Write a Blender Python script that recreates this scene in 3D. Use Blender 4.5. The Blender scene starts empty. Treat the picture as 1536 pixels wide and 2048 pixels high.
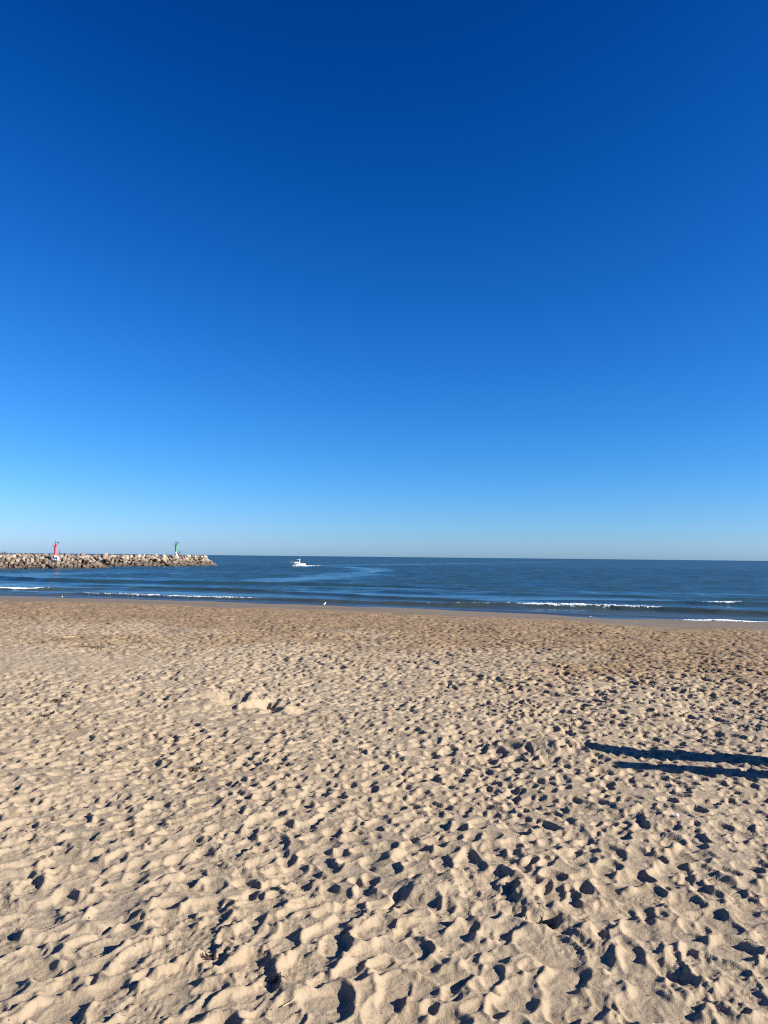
import bpy, bmesh, math, random
import numpy as np
from mathutils import Vector, Matrix

random.seed(7)
RNG = np.random.default_rng(11)
scene = bpy.context.scene
COL = scene.collection
R = math.radians

# ------------------------------------------------------------------ camera
CAM_Z = 5.2
cam_data = bpy.data.cameras.new('camera')
cam = bpy.data.objects.new('camera', cam_data)
COL.objects.link(cam)
scene.camera = cam
cam_data.sensor_fit = 'VERTICAL'
cam_data.sensor_height = 34.6
cam_data.lens = 26.0
cam_data.clip_start = 0.1
cam_data.clip_end = 90000
cam.location = (0, 0, CAM_Z)
PITCH, ROLL = R(3.33), R(0.6)
fw = Vector((0, math.cos(PITCH), math.sin(PITCH)))
rt0 = Vector((1, 0, 0))
up0 = rt0.cross(fw)
rt = rt0 * math.cos(ROLL) + up0 * math.sin(ROLL)
up = up0 * math.cos(ROLL) - rt0 * math.sin(ROLL)
cam.rotation_euler = Matrix((rt, up, -fw)).transposed().to_euler()

# ------------------------------------------------------------------ light
SUN_EL = R(25.0)
SUN_H = Vector((0.966, -0.258, 0)).normalized()
sun_dir = Vector((SUN_H.x * math.cos(SUN_EL), SUN_H.y * math.cos(SUN_EL), math.sin(SUN_EL)))
EXPOSURE = 1.3
GAIN = 2.0 ** EXPOSURE
sd = bpy.data.lights.new('sun', 'SUN')
sd.energy = 5.0
sd.angle = R(0.53)
sd.color = (1.0, 0.95, 0.86)
so = bpy.data.objects.new('sun', sd)
COL.objects.link(so)
so.rotation_euler = (-sun_dir).to_track_quat('-Z', 'Y').to_euler()
so.location = sun_dir * 60

world = bpy.data.worlds.new('World')
scene.world = world
world.use_nodes = True
wn, wl = world.node_tree.nodes, world.node_tree.links
bg = wn['Background']
sky = wn.new('ShaderNodeTexSky')
sky.sky_type = 'NISHITA'
sky.sun_disc = False
sky.sun_elevation = SUN_EL
sky.sun_rotation = math.atan2(SUN_H.x, SUN_H.y)
sky.altitude = 600
sky.air_density = 1.0
sky.dust_density = 0.6
sky.ozone_density = 10.0
# the same colour response for the whole sky dome: deep saturated blue of a dry winter day
sepn = wn.new('ShaderNodeSeparateColor')
comb = wn.new('ShaderNodeCombineColor')
wl.new(sky.outputs[0], sepn.inputs[0])
for ch, (hz, off, gam, k) in enumerate(((0.0, 0.0294, 1.5, 3.58), (0.3, 0.0516, 1.1, 1.70), (0.4, 0.1393, 0.8, 1.757))):
    h0 = wn.new('ShaderNodeMath'); h0.operation = 'MULTIPLY_ADD'
    wl.new(sepn.outputs[0], h0.inputs[0]); h0.inputs[1].default_value = hz; wl.new(sepn.outputs[ch], h0.inputs[2])
    a = wn.new('ShaderNodeMath'); a.operation = 'MULTIPLY_ADD'
    wl.new(h0.outputs[0], a.inputs[0]); a.inputs[1].default_value = 0.1; a.inputs[2].default_value = -off
    b = wn.new('ShaderNodeMath'); b.operation = 'MAXIMUM'
    wl.new(a.outputs[0], b.inputs[0]); b.inputs[1].default_value = 0.0
    c = wn.new('ShaderNodeMath'); c.operation = 'POWER'
    wl.new(b.outputs[0], c.inputs[0]); c.inputs[1].default_value = gam
    d = wn.new('ShaderNodeMath'); d.operation = 'MULTIPLY'
    wl.new(c.outputs[0], d.inputs[0]); d.inputs[1].default_value = k / GAIN / 0.1
    wl.new(d.outputs[0], comb.inputs[ch])
wl.new(comb.outputs[0], bg.inputs[0])
bg.inputs[1].default_value = 0.1

vs = scene.view_settings
vs.view_transform = 'Standard'
vs.look = 'None'
vs.exposure = EXPOSURE
vs.gamma = 1.0
vs.use_curve_mapping = False
scene.cycles.max_bounces = 6
scene.cycles.use_denoising = False      # keep the sand grain
scene.cycles.filter_width = 1.15

# ------------------------------------------------------------------ helpers
def tag(o, label=None, cat=None, group=None, kind=None):
    if label: o['label'] = label
    if cat: o['category'] = cat
    if group: o['group'] = group
    if kind: o['kind'] = kind
    return o

def empty(name, loc=(0, 0, 0), rz=0.0):
    o = bpy.data.objects.new(name, None)
    COL.objects.link(o)
    o.location = loc
    o.rotation_euler = (0, 0, rz)
    o.empty_display_size = 0.2
    return o

class MB:
    """collects shapes, build() links them as one mesh object"""
    def __init__(self): self.v = []; self.f = []
    def add(self, vs_, fs_):
        o = len(self.v); self.v += [tuple(p) for p in vs_]; self.f += [tuple(i + o for i in f) for f in fs_]; return self
    def box(self, c, s, rz=0.0, m=None):
        x, y, z = s[0] / 2, s[1] / 2, s[2] / 2
        P = [Vector((a * x, b * y, d * z)) for d in (-1, 1) for a, b in ((-1, -1), (1, -1), (1, 1), (-1, 1))]
        M = m if m is not None else Matrix.Rotation(rz, 3, 'Z')
        P = [M @ p + Vector(c) for p in P]
        return self.add(P, [(3, 2, 1, 0), (4, 5, 6, 7), (0, 1, 5, 4), (1, 2, 6, 5), (2, 3, 7, 6), (3, 0, 4, 7)])
    def loft(self, rings, cap=True):
        n = len(rings[0]); V = [p for r in rings for p in r]; F = []
        for i in range(len(rings) - 1):
            for j in range(n):
                F.append((i * n + j, i * n + (j + 1) % n, (i + 1) * n + (j + 1) % n, (i + 1) * n + j))
        if cap:
            F.append(tuple(range(n - 1, -1, -1))); F.append(tuple((len(rings) - 1) * n + j for j in range(n)))
        return self.add(V, F)
    def lathe(self, prof, n=16, c=(0, 0, 0)):
        return self.loft([[(c[0] + r * math.cos(2 * math.pi * j / n), c[1] + r * math.sin(2 * math.pi * j / n), c[2] + z) for j in range(n)] for r, z in prof])
    def tube(self, pts, r, n=8):
        pts = [Vector(p) for p in pts]; rs = r if isinstance(r, (list, tuple)) else [r] * len(pts)
        rings = []
        for i, p in enumerate(pts):
            t = (pts[min(i + 1, len(pts) - 1)] - pts[max(i - 1, 0)]).normalized()
            a = t.cross(Vector((0, 0, 1)) if abs(t.z) < 0.95 else Vector((1, 0, 0))).normalized(); b = t.cross(a)
            rings.append([p + (a * math.cos(2 * math.pi * j / n) + b * math.sin(2 * math.pi * j / n)) * rs[i] for j in range(n)])
        return self.loft(rings)
    def mesh(self, name, mat, smooth=False):
        me = bpy.data.meshes.new(name)
        me.from_pydata(self.v, [], self.f); me.update()
        bm = bmesh.new(); bm.from_mesh(me); bmesh.ops.recalc_face_normals(bm, faces=bm.faces); bm.to_mesh(me); bm.free()
        if smooth: me.polygons.foreach_set('use_smooth', [True] * len(me.polygons))
        if mat: me.materials.append(mat)
        return me
    def build(self, name, mat, parent=None, smooth=False, loc=None):
        o = bpy.data.objects.new(name, self.mesh(name, mat, smooth))
        COL.objects.link(o)
        if parent is not None: o.parent = parent
        if loc is not None: o.location = loc
        return o

def grid_object(name, X, Y, Z, mat, attrs=None):
    """one sheet from 2-D coordinate arrays"""
    nr, nc = X.shape
    me = bpy.data.meshes.new(name)
    co = np.stack([X, Y, Z], -1).reshape(-1, 3).astype(np.float32)
    idx = np.arange(nr * nc).reshape(nr, nc)
    q = np.stack([idx[:-1, :-1], idx[:-1, 1:], idx[1:, 1:], idx[1:, :-1]], -1).reshape(-1, 4)
    me.vertices.add(len(co)); me.vertices.foreach_set('co', co.ravel())
    me.loops.add(q.size); me.loops.foreach_set('vertex_index', q.ravel().astype(np.int32))
    me.polygons.add(len(q)); me.polygons.foreach_set('loop_start', np.arange(0, q.size, 4, dtype=np.int32))
    me.update(calc_edges=True)
    me.polygons.foreach_set('use_smooth', np.ones(len(q), bool))
    for k, a in (attrs or {}).items():
        at = me.attributes.new(k, 'FLOAT', 'POINT'); at.data.foreach_set('value', a.ravel().astype(np.float32))
    me.materials.append(mat)
    o = bpy.data.objects.new(name, me); COL.objects.link(o)
    return o

# value noise in numpy ------------------------------------------------
_T = RNG.random((256, 256)).astype(np.float32)
def vn(x, y, seed=0):
    x = np.asarray(x) + seed * 37.17; y = np.asarray(y) + seed * 91.73
    xi = np.floor(x).astype(np.int64); yi = np.floor(y).astype(np.int64)
    fx = x - xi; fy = y - yi
    fx = fx * fx * fx * (fx * (fx * 6 - 15) + 10); fy = fy * fy * fy * (fy * (fy * 6 - 15) + 10)
    x0, x1, y0, y1 = xi & 255, (xi + 1) & 255, yi & 255, (yi + 1) & 255
    a = _T[y0, x0]; b = _T[y0, x1]; c = _T[y1, x0]; d = _T[y1, x1]
    return (a + (b - a) * fx) * (1 - fy) + (c + (d - c) * fx) * fy
def fbm(x, y, octv=4, seed=0):
    s = 0; amp = 1; tot = 0
    for k in range(octv):
        s = s + amp * vn(x * 2 ** k, y * 2 ** k, seed + k); tot += amp; amp *= 0.5
    return s / tot
def sstep(e0, e1, x):
    t = np.clip((x - e0) / (e1 - e0), 0, 1); return t * t * (3 - 2 * t)

# materials -----------------------------------------------------------
def new_mat(name, color=(0.5, 0.5, 0.5), rough=0.6, metal=0.0):
    m = bpy.data.materials.new(name); m.use_nodes = True
    b = m.node_tree.nodes['Principled BSDF']
    b.inputs['Base Color'].default_value = (*color, 1); b.inputs['Roughness'].default_value = rough; b.inputs['Metallic'].default_value = metal
    return m
class NT:
    def __init__(self, m): self.m = m; self.n = m.node_tree.nodes; self.l = m.node_tree.links; self.b = self.n['Principled BSDF']
    def node(self, t, **kw):
        n = self.n.new(t)
        for k, v in kw.items(): setattr(n, k, v)
        return n
    def pos(self): return self.node('ShaderNodeNewGeometry').outputs['Position']
    def put(self, s, v):
        if isinstance(v, bpy.types.NodeSocket): self.l.new(v, s)
        elif hasattr(s, 'default_value'): s.default_value = v
    def noise(self, vec, scale, detail=4, rough=0.55, out='Fac'):
        n = self.node('ShaderNodeTexNoise'); self.put(n.inputs['Vector'], vec); n.inputs['Scale'].default_value = scale
        n.inputs['Detail'].default_value = detail; n.inputs['Roughness'].default_value = rough; return n.outputs[out]
    def mapr(self, v, a, b, c=0.0, d=1.0):
        n = self.node('ShaderNodeMapRange'); self.put(n.inputs[0], v)
        for i, q in enumerate((a, b, c, d)): n.inputs[i + 1].default_value = q
        return n.outputs[0]
    def mix(self, f, a, b, mode='MIX'):
        n = self.node('ShaderNodeMix', data_type='RGBA', blend_type=mode)
        self.put(n.inputs[0], f); self.put(n.inputs[6], a); self.put(n.inputs[7], b); return n.outputs[2]
    def math(self, op, a, b=0.0, c=0.0):
        n = self.node('ShaderNodeMath', operation=op); self.put(n.inputs[0], a); self.put(n.inputs[1], b); self.put(n.inputs[2], c); return n.outputs[0]
    def attr(self, name): n = self.node('ShaderNodeAttribute', attribute_name=name); return n.outputs['Fac']
    def scale(self, vec, s, rz=0.0):
        n = self.node('ShaderNodeMapping'); self.put(n.inputs[0], vec); n.inputs['Scale'].default_value = s; n.inputs['Rotation'].default_value = (0, 0, rz); return n.outputs[0]
    def bump(self, h, strength, dist, normal=None):
        n = self.node('ShaderNodeBump'); self.put(n.inputs['Height'], h); n.inputs['Strength'].default_value = strength; n.inputs['Distance'].default_value = dist
        if normal is not None: self.put(n.inputs['Normal'], normal)
        return n.outputs[0]
    def ramp(self, f, stops, interp='LINEAR'):
        n = self.node('ShaderNodeValToRGB'); self.put(n.inputs[0], f); cr = n.color_ramp; cr.interpolation = interp
        while len(cr.elements) < len(stops): cr.elements.new(0.5)
        for e, (p, c) in zip(cr.elements, stops): e.position = p; e.color = (*c, 1)
        return n.outputs[0]

def weathered(name, color, rough=0.55, dirt=(0.18, 0.14, 0.1), amt=0.35, scale=2.5, metal=0.0):
    m = new_mat(name, color, rough, metal); t = NT(m)
    tc = t.node('ShaderNodeTexCoord').outputs['Object']
    f = t.mapr(t.noise(tc, scale, 6, 0.65), 0.5, 0.78, 0, amt)
    t.put(t.b.inputs['Base Color'], t.mix(f, (*color, 1), (*dirt, 1)))
    t.put(t.b.inputs['Roughness'], t.mapr(t.noise(tc, scale * 3, 3), 0.3, 0.7, rough * 0.8, min(1, rough * 1.25)))
    return m

# sand
m_sand = new_mat('sand', rough=0.92); t = NT(m_sand)
p = t.pos()
big = t.noise(p, 0.28, 5, 0.6); mid = t.noise(p, 2.2, 5, 0.6); fine = t.noise(p, 55, 4, 0.7); grain = t.noise(p, 260, 2, 0.6)
dry = t.mix(t.mapr(mid, 0.3, 0.7), (0.258, 0.194, 0.126, 1), (0.312, 0.241, 0.161, 1))
dry = t.mix(t.mapr(big, 0.35, 0.68, 0, 0.55), dry, (0.286, 0.226, 0.158, 1))
dry = t.mix(t.mapr(fine, 0.62, 0.80, 0, 0.35), dry, (0.168, 0.118, 0.067, 1))
dry = t.mix(t.mapr(grain, 0.66, 0.8, 0, 0.5), dry, (0.109, 0.080, 0.050, 1))
dampc = t.mix(t.mapr(t.noise(t.scale(p, (1, 1, 1)), 1.3, 6, 0.65), 0.38, 0.62), (0.170, 0.108, 0.058, 1), (0.255, 0.178, 0.104, 1))
dampc = t.mix(t.mapr(t.math('ADD', t.math('MULTIPLY', t.noise(p, 5.0, 4, 0.7), 0.6), t.math('MULTIPLY', t.noise(p, 0.9, 4, 0.7), 0.4)), 0.52, 0.62, 0, 0.85), dampc, (0.071, 0.045, 0.026, 1))
c1 = t.mix(t.attr('damp'), dry, dampc)
wetc = t.mix(t.mapr(t.noise(t.scale(p, (0.25, 1.0, 1.0), R(19)), 0.8, 5), 0.35, 0.65), (0.125, 0.097, 0.070, 1), (0.160, 0.126, 0.093, 1))
c2 = t.mix(t.attr('wet'), c1, wetc)
c2 = t.mix(t.mapr(t.attr('glaze'), 0, 1, 0, 0.45), c2, (0.10, 0.08, 0.06, 1))
t.put(t.b.inputs['Base Color'], c2)
rgh = t.math('SUBTRACT', 0.93, t.math('MULTIPLY', t.attr('glaze'), 0.55))
t.put(t.b.inputs['Roughness'], rgh)
t.b.inputs['Specular IOR Level'].default_value = 0.25
dryness = t.math('SUBTRACT', 1.0, t.attr('wet'))
hb = t.math('MULTIPLY', t.math('ADD', t.noise(p, 14, 6, 0.65), t.math('MULTIPLY', grain, 0.12)), dryness)
t.put(t.b.inputs['Normal'], t.bump(hb, 0.8, 0.028))

# ------------------------------------------------------------------ beach
# where the sea meets the sand, seen from above (x, y)
SHX = np.array([-400, -160, -90, -45.7, -35.7, -26, -14.4, -6.1, 0.1, 9.1, 14.5, 17.0, 18.6, 20.4, 23, 32.2, 60, 150, 400.])
SHY = np.array([240, 135, 108, 92.2, 89.7, 86.4, 83.8, 80.9, 77.9, 73.6, 71.0, 68.6, 67.7, 67.4, 66.8, 64.7, 55, 28, -40.])
def shore(x):
    x = np.asarray(x, float)
    return np.interp(x, SHX, SHY) + 0.55 * np.sin(x * 0.23 + 0.7) + 0.35 * np.sin(x * 0.61) + 0.18 * np.sin(x * 1.37 + 2)
def base_z(x, y):
    s = (shore(x) - y) * 0.945
    land = 1.0 * (1 - np.exp(-np.maximum(s, 0) / 9.0))
    return np.where(s > 0, land, s * 0.06)
def rough_amp(x, y):
    """how deeply trodden the sand is"""
    s = (shore(x) - y) * 0.945
    a = 0.60 + 0.9 * fbm(x * 0.16, y * 0.16, 3, 5)
    sm = np.exp(-(((x + 13) / 6.5) ** 2 + ((y - 30.5) / 4.5) ** 2))
    a = a * (1 - 0.75 * sm)
    a = a * (0.94 + 0.10 * sstep(-4, 6, x - (y - 10) * 0.1))
    a = a * (1 + 0.75 * sstep(18, 28, y)) * (1 - 0.15 * (1 - sstep(26, 46, s)))
    a = a * (1 + 0.10 * np.exp(-(((x - 7.0) / 3.4) ** 4 + ((y - 16.2) / 1.5) ** 4)))
    return a * sstep(15.5, 21, s + 3.0 * (vn(x * 0.3, y * 0.3, 9) - 0.5))

def stamp_field(x0, x1, y0, y1, res, n, smin, smax, seed, trails=0):
    rng = np.random.default_rng(seed)
    nx, ny = int((x1 - x0) / res) + 1, int((y1 - y0) / res) + 1
    Hh = np.zeros((ny, nx), np.float32)
    px = rng.uniform(x0, x1, n); py = rng.uniform(y0, y1, n)
    L = smin + (smax - smin) * rng.random(n) ** 1.35
    L = L * np.where(rng.random(n) < 0.10, 1.4, 1.0)
    L = L * (1.28 - 0.42 * sstep(7.5, 15, py))
    Wd = L * rng.uniform(0.42, 0.78, n)
    # people walk to and from the water; on the left the tracks run diagonally
    ang = R(48) + sstep(-3, 7, px) * R(62) + rng.normal(0, 0.42, n) + np.where(rng.random(n) < 0.22, rng.uniform(0, 3.1, n), 0)
    dep = rng.uniform(0.35, 1.0, n) ** 1.15 * 0.31 * Wd
    dep = np.minimum(dep, 0.050 * rng.uniform(0.7, 1.15, n)) * (1 - 0.16 * sstep(-2, 5, px) * (py < 13)) * (1 + 0.30 * sstep(11, 18, py))
    if trails:
        # a few walkers' tracks, left and right foot in turn, trodden last
        k = 0
        for _ in range(trails):
            tx, ty = rng.uniform(x0, x1), rng.uniform(y0, y1); ta = R(90) + rng.normal(-0.2, 0.55); tl = int(rng.integers(10, 26))
            for q in range(tl):
                i = n - 1 - k; k += 1
                sd_ = 0.11 if q % 2 else -0.11; ta += rng.normal(0, 0.03)
                tx += 0.66 * math.cos(ta); ty += 0.66 * math.sin(ta)
                px[i], py[i] = tx - sd_ * math.sin(ta), ty + sd_ * math.cos(ta)
                L[i], Wd[i], ang[i], dep[i] = 0.34, 0.17, ta + sd_, rng.uniform(0.04, 0.055)
    amp = rough_amp(px, py)
    edge = rng.uniform(0.25, 0.85, n); tilt = rng.uniform(-0.6, 0.9, n); sup = rng.uniform(2.0, 3.2, n); jag = rng.uniform(0, 6.28, n)
    for i in range(n):
        if amp[i] < 0.04: continue
        rad = L[i] * 0.86; k = int(rad / res) + 2
        ci, cj = int((py[i] - y0) / res), int((px[i] - x0) / res)
        a0, a1, b0, b1 = max(ci - k, 0), min(ci + k + 1, ny), max(cj - k, 0), min(cj + k + 1, nx)
        if a1 - a0 < 3 or b1 - b0 < 3: continue
        dy = (np.arange(a0, a1, dtype=np.float32) * res + y0 - py[i])[:, None]; dx = (np.arange(b0, b1, dtype=np.float32) * res + x0 - px[i])[None, :]
        ca, sa = math.cos(ang[i]), math.sin(ang[i])
        u = (dx * ca + dy * sa) / (L[i] * 0.5); v = (-dx * sa + dy * ca) / (Wd[i] * 0.5)
        v = v + 0.16 * np.sin(u * 2.2 + jag[i])
        r = (np.abs(u) ** sup[i] + np.abs(v) ** sup[i]) ** (1 / sup[i])
        w = np.clip((1.04 - r) / edge[i], 0, 1)
        patch = Hh[a0:a1, b0:b1]
        mean = float(patch.mean()) * 0.6
        d = dep[i] * amp[i]
        q = (r - 1.06) / 0.17
        rim = d * 0.42 * np.exp(-1.6 * np.abs(q)) * (1 + 0.7 * np.sin(np.arctan2(v, u) + jag[i])) * (1 - w)
        Hh[a0:a1, b0:b1] = patch * (1 - w) + (mean - d * (1 + tilt[i] * np.clip(u, -1, 1) * 0.5)) * w + rim
    return Hh

def relax(Hh, res, tan_max, it):
    """loose sand slides until no slope is steeper than the angle of repose"""
    m = tan_max * res
    for _ in range(it):
        for ax in (0, 1):
            d = np.diff(Hh, axis=ax); ex = np.sign(d) * np.maximum(np.abs(d) - m, 0) * 0.25
            if ax == 0: Hh[:-1] += ex; Hh[1:] -= ex
            else: Hh[:, :-1] += ex; Hh[:, 1:] -= ex
    return Hh

NB = (-18.0, 18.0, 4.0, 25.0, 0.017)
FB = (-46.0, 44.0, 23.0, 72.0, 0.05)
def soften(Hh, it, lim):
    for _ in range(it):
        Hh[1:-1] = 0.5 * Hh[1:-1] + 0.25 * (Hh[:-2] + Hh[2:]); Hh[:, 1:-1] = 0.5 * Hh[:, 1:-1] + 0.25 * (Hh[:, :-2] + Hh[:, 2:])
    return lim * np.tanh(Hh / lim)
near = soften(relax(stamp_field(*NB, 17500, 0.17, 0.50, 1, 26), NB[4], 0.78, 4), 0, 0.105)
farf = soften(relax(stamp_field(*FB, 88000, 0.22, 0.50, 2, 60), FB[4], 1.1, 1), 0, 0.15)

def sample(F, B, x, y):
    u = np.clip((x - B[0]) / B[4], 0, F.shape[1] - 1.001); v = np.clip((y - B[2]) / B[4], 0, F.shape[0] - 1.001)
    i = v.astype(np.int64); j = u.astype(np.int64); fu = u - j; fv = v - i
    return (F[i, j] * (1 - fu) + F[i, j + 1] * fu) * (1 - fv) + (F[i + 1, j] * (1 - fu) + F[i + 1, j + 1] * fu) * fv

def features(x, y):
    z = np.zeros_like(x)
    x, y = x + (fbm(x * 3.1, y * 3.1, 3, 81) - 0.5) * 0.34, y + (fbm(x * 3.1, y * 3.1, 3, 83) - 0.5) * 0.34
    def g(cx, cy, sx, sy, rot=0.0, pw=2):
        dx, dy = x - cx, y - cy; c, s = math.cos(rot), math.sin(rot)
        u, v = (dx * c + dy * s) / sx, (-dx * s + dy * c) / sy
        return np.exp(-(u * u + v * v) ** (pw / 2))
    # dug-over heap left of centre
    z += 0.19 * g(-5.3, 23.3, 0.85, 0.6, 0.5) + 0.14 * g(-3.9, 23.5, 0.9, 0.45, 0.2) - 0.20 * g(-4.35, 22.6, 0.40, 0.45) - 0.18 * g(-3.3, 22.1, 0.30, 0.45, 0.6) + 0.34 * g(-4.1, 22.6, 1.5, 0.9) * (fbm(x * 2.6, y * 2.6, 3, 87) - 0.5)
    z += 0.24 * g(-3.7, 22.2, 0.16, 0.6, -0.5) + 0.16 * g(-2.6, 21.5, 0.35, 0.3) - 0.14 * g(-2.95, 21.5, 0.2, 0.4, -0.5) - 0.14 * g(-2.2, 21.3, 0.25, 0.4) + 0.14 * g(-5.0, 21.9, 0.7, 0.45, 0.3)
    # low heap where the long shadows end
    z += 0.22 * g(3.9, 17.3, 0.75, 0.5, -0.2) + 0.10 * g(2.9, 17.5, 0.7, 0.4)
    # deep holes and a pushed-up ridge on the right of the foreground
    z += -0.13 * g(1.93, 9.25, 0.19, 0.14, 0.3, 3) - 0.10 * g(1.62, 9.45, 0.13, 0.12) + 0.08 * g(2.2, 9.1, 0.12, 0.35, 0.4)
    z += 0.06 * g(1.78, 10.3, 0.07, 0.6, 0.12) - 0.05 * g(1.95, 10.35, 0.10, 0.42, 0.1) - 0.06 * g(1.58, 10.2, 0.12, 0.2)
    z += 0.09 * g(0.62, 10.1, 0.42, 0.30, 0.2, 4) + 0.10 * g(0.15, 10.9, 0.28, 0.3) - 0.09 * g(0.45, 11.0, 0.3, 0.10, 0.5) - 0.06 * g(0.1, 9.75, 0.09, 0.4, -0.6)
    z += -0.06 * g(3.15, 9.35, 0.26, 0.12, -0.5, 3) - 0.06 * g(3.0, 8.1, 0.12, 0.3, 0.3) - 0.08 * g(-3.05, 9.0, 0.1, 0.2, -0.6)
    return z

def sand_z(x, y):
    n = sample(near, NB, x, y); f = sample(farf, FB, x, y)
    w = sstep(23.2, 24.8, y)
    d = n * (1 - w) + f * w
    flat = np.exp(-((((x - 0.62) / 0.45) ** 2 + ((y - 10.1) / 0.32) ** 2)) ** 2)
    d = d * (1 - 0.75 * flat)
    s = (shore(x) - y) * 0.945
    dryk = sstep(15, 20, s)
    undul = (fbm(x * 0.35, y * 0.35, 3, 3) - 0.5) * 0.22 * dryk
    crumb = sstep(0.52, 0.66, fbm(x * 0.9, y * 0.9, 3, 23))
    micro = ((fbm(x * 9, y * 9, 3, 21) - 0.5) * 0.020 + crumb * (np.abs(vn(x * 17, y * 17, 25) - 0.5) + 0.6 * np.abs(vn(x * 31, y * 31, 27) - 0.5)) * 0.034) * (0.25 + 0.75 * dryk) * sstep(2, 6, s) + flat * (fbm(x * 26, y * 26, 2, 31) - 0.5) * 0.03
    return base_z(x, y) + d + undul + micro + features(x, y)

ys = [5.0]
while ys[-1] < 101:
    y = ys[-1]; ys.append(y + (min(max(0.0155, 0.00245 * y), 0.13) if y < 76 else 0.35))
ys = np.array(ys)
fx = np.concatenate([np.linspace(-1.1, -0.70, 30)[:-1], np.linspace(-0.70, 0.70, 780), np.linspace(0.70, 1.1, 30)[1:]])
XX = fx[None, :] * (ys[:, None] + 1.0) * 1.0
YY = np.repeat(ys[:, None], len(fx), 1)
ZZ = sand_z(XX, YY)
S_ = (shore(XX) - YY) * 0.945
wob = (fbm(XX * 0.22, YY * 0.22, 4, 13) - 0.5)
wet = 1 - sstep(15.5, 18.5, S_ + 5 * wob)
damp = (1 - sstep(0.0, 1.0, (S_ - 29 - 0.28 * np.clip(XX + 2, 0, 14)) / 19 + 1.3 * wob)) * 0.95
damp = np.maximum(damp, 0.75 * np.exp(-((S_ - 19) / 2.0) ** 2) * sstep(0.45, 0.6, fbm(XX * 0.5, YY * 0.9, 3, 17)))
glaze = (1 - sstep(1.0, 5.0, S_ + 2.5 * wob))
beach = grid_object('beach', XX, YY, ZZ, m_sand, {'wet': wet, 'damp': damp, 'glaze': glaze})
tag(beach, 'pale trodden sand sloping down to the sea', kind='structure')
# the rest of the beach to the sides and behind
gx, gy = np.meshgrid(np.linspace(-380, 380, 220), np.concatenate([np.linspace(-160, 0, 40), np.linspace(2, 250, 130)]))
oS = (shore(gx) - gy) * 0.945
outer = grid_object('beach_margin', gx, gy, base_z(gx, gy) - 0.30, m_sand, {'wet': 1 - sstep(15, 19, oS), 'damp': 0.6 * (1 - sstep(22, 40, oS)), 'glaze': 1 - sstep(1, 5, oS)})
tag(outer, 'sand carrying on to both sides of the beach', kind='structure')

# ------------------------------------------------------------------ sea
m_sea = new_mat('sea_water', (0.006, 0.030, 0.05), 0.08); t = NT(m_sea)
p = t.pos()
pr = t.scale(p, (0.55, 1.0, 1.0), R(12))
gust = t.mapr(t.noise(t.scale(p, (1.0, 0.55, 1.0), R(8)), 0.075, 9, 0.82), 0.36, 0.64, 0.45, 1.30)
gust = t.math('MULTIPLY', gust, t.mapr(t.noise(t.scale(p, (1.0, 0.12, 1.0), R(6)), 0.55, 5, 0.75), 0.34, 0.66, 0.62, 1.38))
calm = t.math('MULTIPLY', gust, t.math('SUBTRACT', 1.0, t.math('MULTIPLY', t.attr('slick'), 0.9)))
def slope_of(scale, detail, k):
    nc = t.noise(pr, scale, detail, 0.6, 'Color')
    v = t.node('ShaderNodeVectorMath', operation='SUBTRACT'); t.put(v.inputs[0], nc); v.inputs[1].default_value = (0.5, 0.5, 0.5)
    m2_ = t.node('ShaderNodeVectorMath', operation='MULTIPLY'); t.put(m2_.inputs[0], v.outputs[0]); m2_.inputs[1].default_value = (k * 0.7, k, 0)
    return m2_.outputs[0]
s1 = t.node('ShaderNodeVectorMath', operation='ADD'); t.put(s1.inputs[0], slope_of(1.5, 3, 0.42)); t.put(s1.inputs[1], slope_of(0.16, 4, 0.30))
s2 = t.node('ShaderNodeVectorMath', operation='SCALE'); t.put(s2.inputs[0], s1.outputs[0]); t.put(s2.inputs['Scale'], calm)
s3 = t.node('ShaderNodeVectorMath', operation='ADD'); t.put(s3.inputs[0], t.node('ShaderNodeNewGeometry').outputs['Normal']); t.put(s3.inputs[1], s2.outputs[0])
s4 = t.node('ShaderNodeVectorMath', operation='NORMALIZE'); t.put(s4.inputs[0], s3.outputs[0])
t.put(t.b.inputs['Normal'], s4.outputs[0])
depthc = t.mix(t.attr('shallow'), (0.016, 0.046, 0.055, 1), (0.046, 0.054, 0.041, 1))
foamf = t.attr('foam')
fn = t.math('ADD', t.noise(p, 3.2, 6, 0.7), t.math('MULTIPLY', t.noise(p, 0.7, 3, 0.6), 0.6))
ff = t.mapr(t.math('ADD', foamf, t.math('MULTIPLY', t.math('SUBTRACT', fn, 0.8), 1.1)), 0.50, 0.78)
ff = t.math('MULTIPLY', ff, t.mapr(foamf, 0.02, 0.15))
t.put(t.b.inputs['Base Color'], t.mix(ff, depthc, (0.80, 0.82, 0.83, 1)))
wr = t.math('MULTIPLY_ADD', calm, 0.28, 0.13)
t.put(t.b.inputs['Roughness'], t.math('MAXIMUM', wr, t.math('MULTIPLY', ff, 0.9)))
t.b.inputs['IOR'].default_value = 1.333

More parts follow.
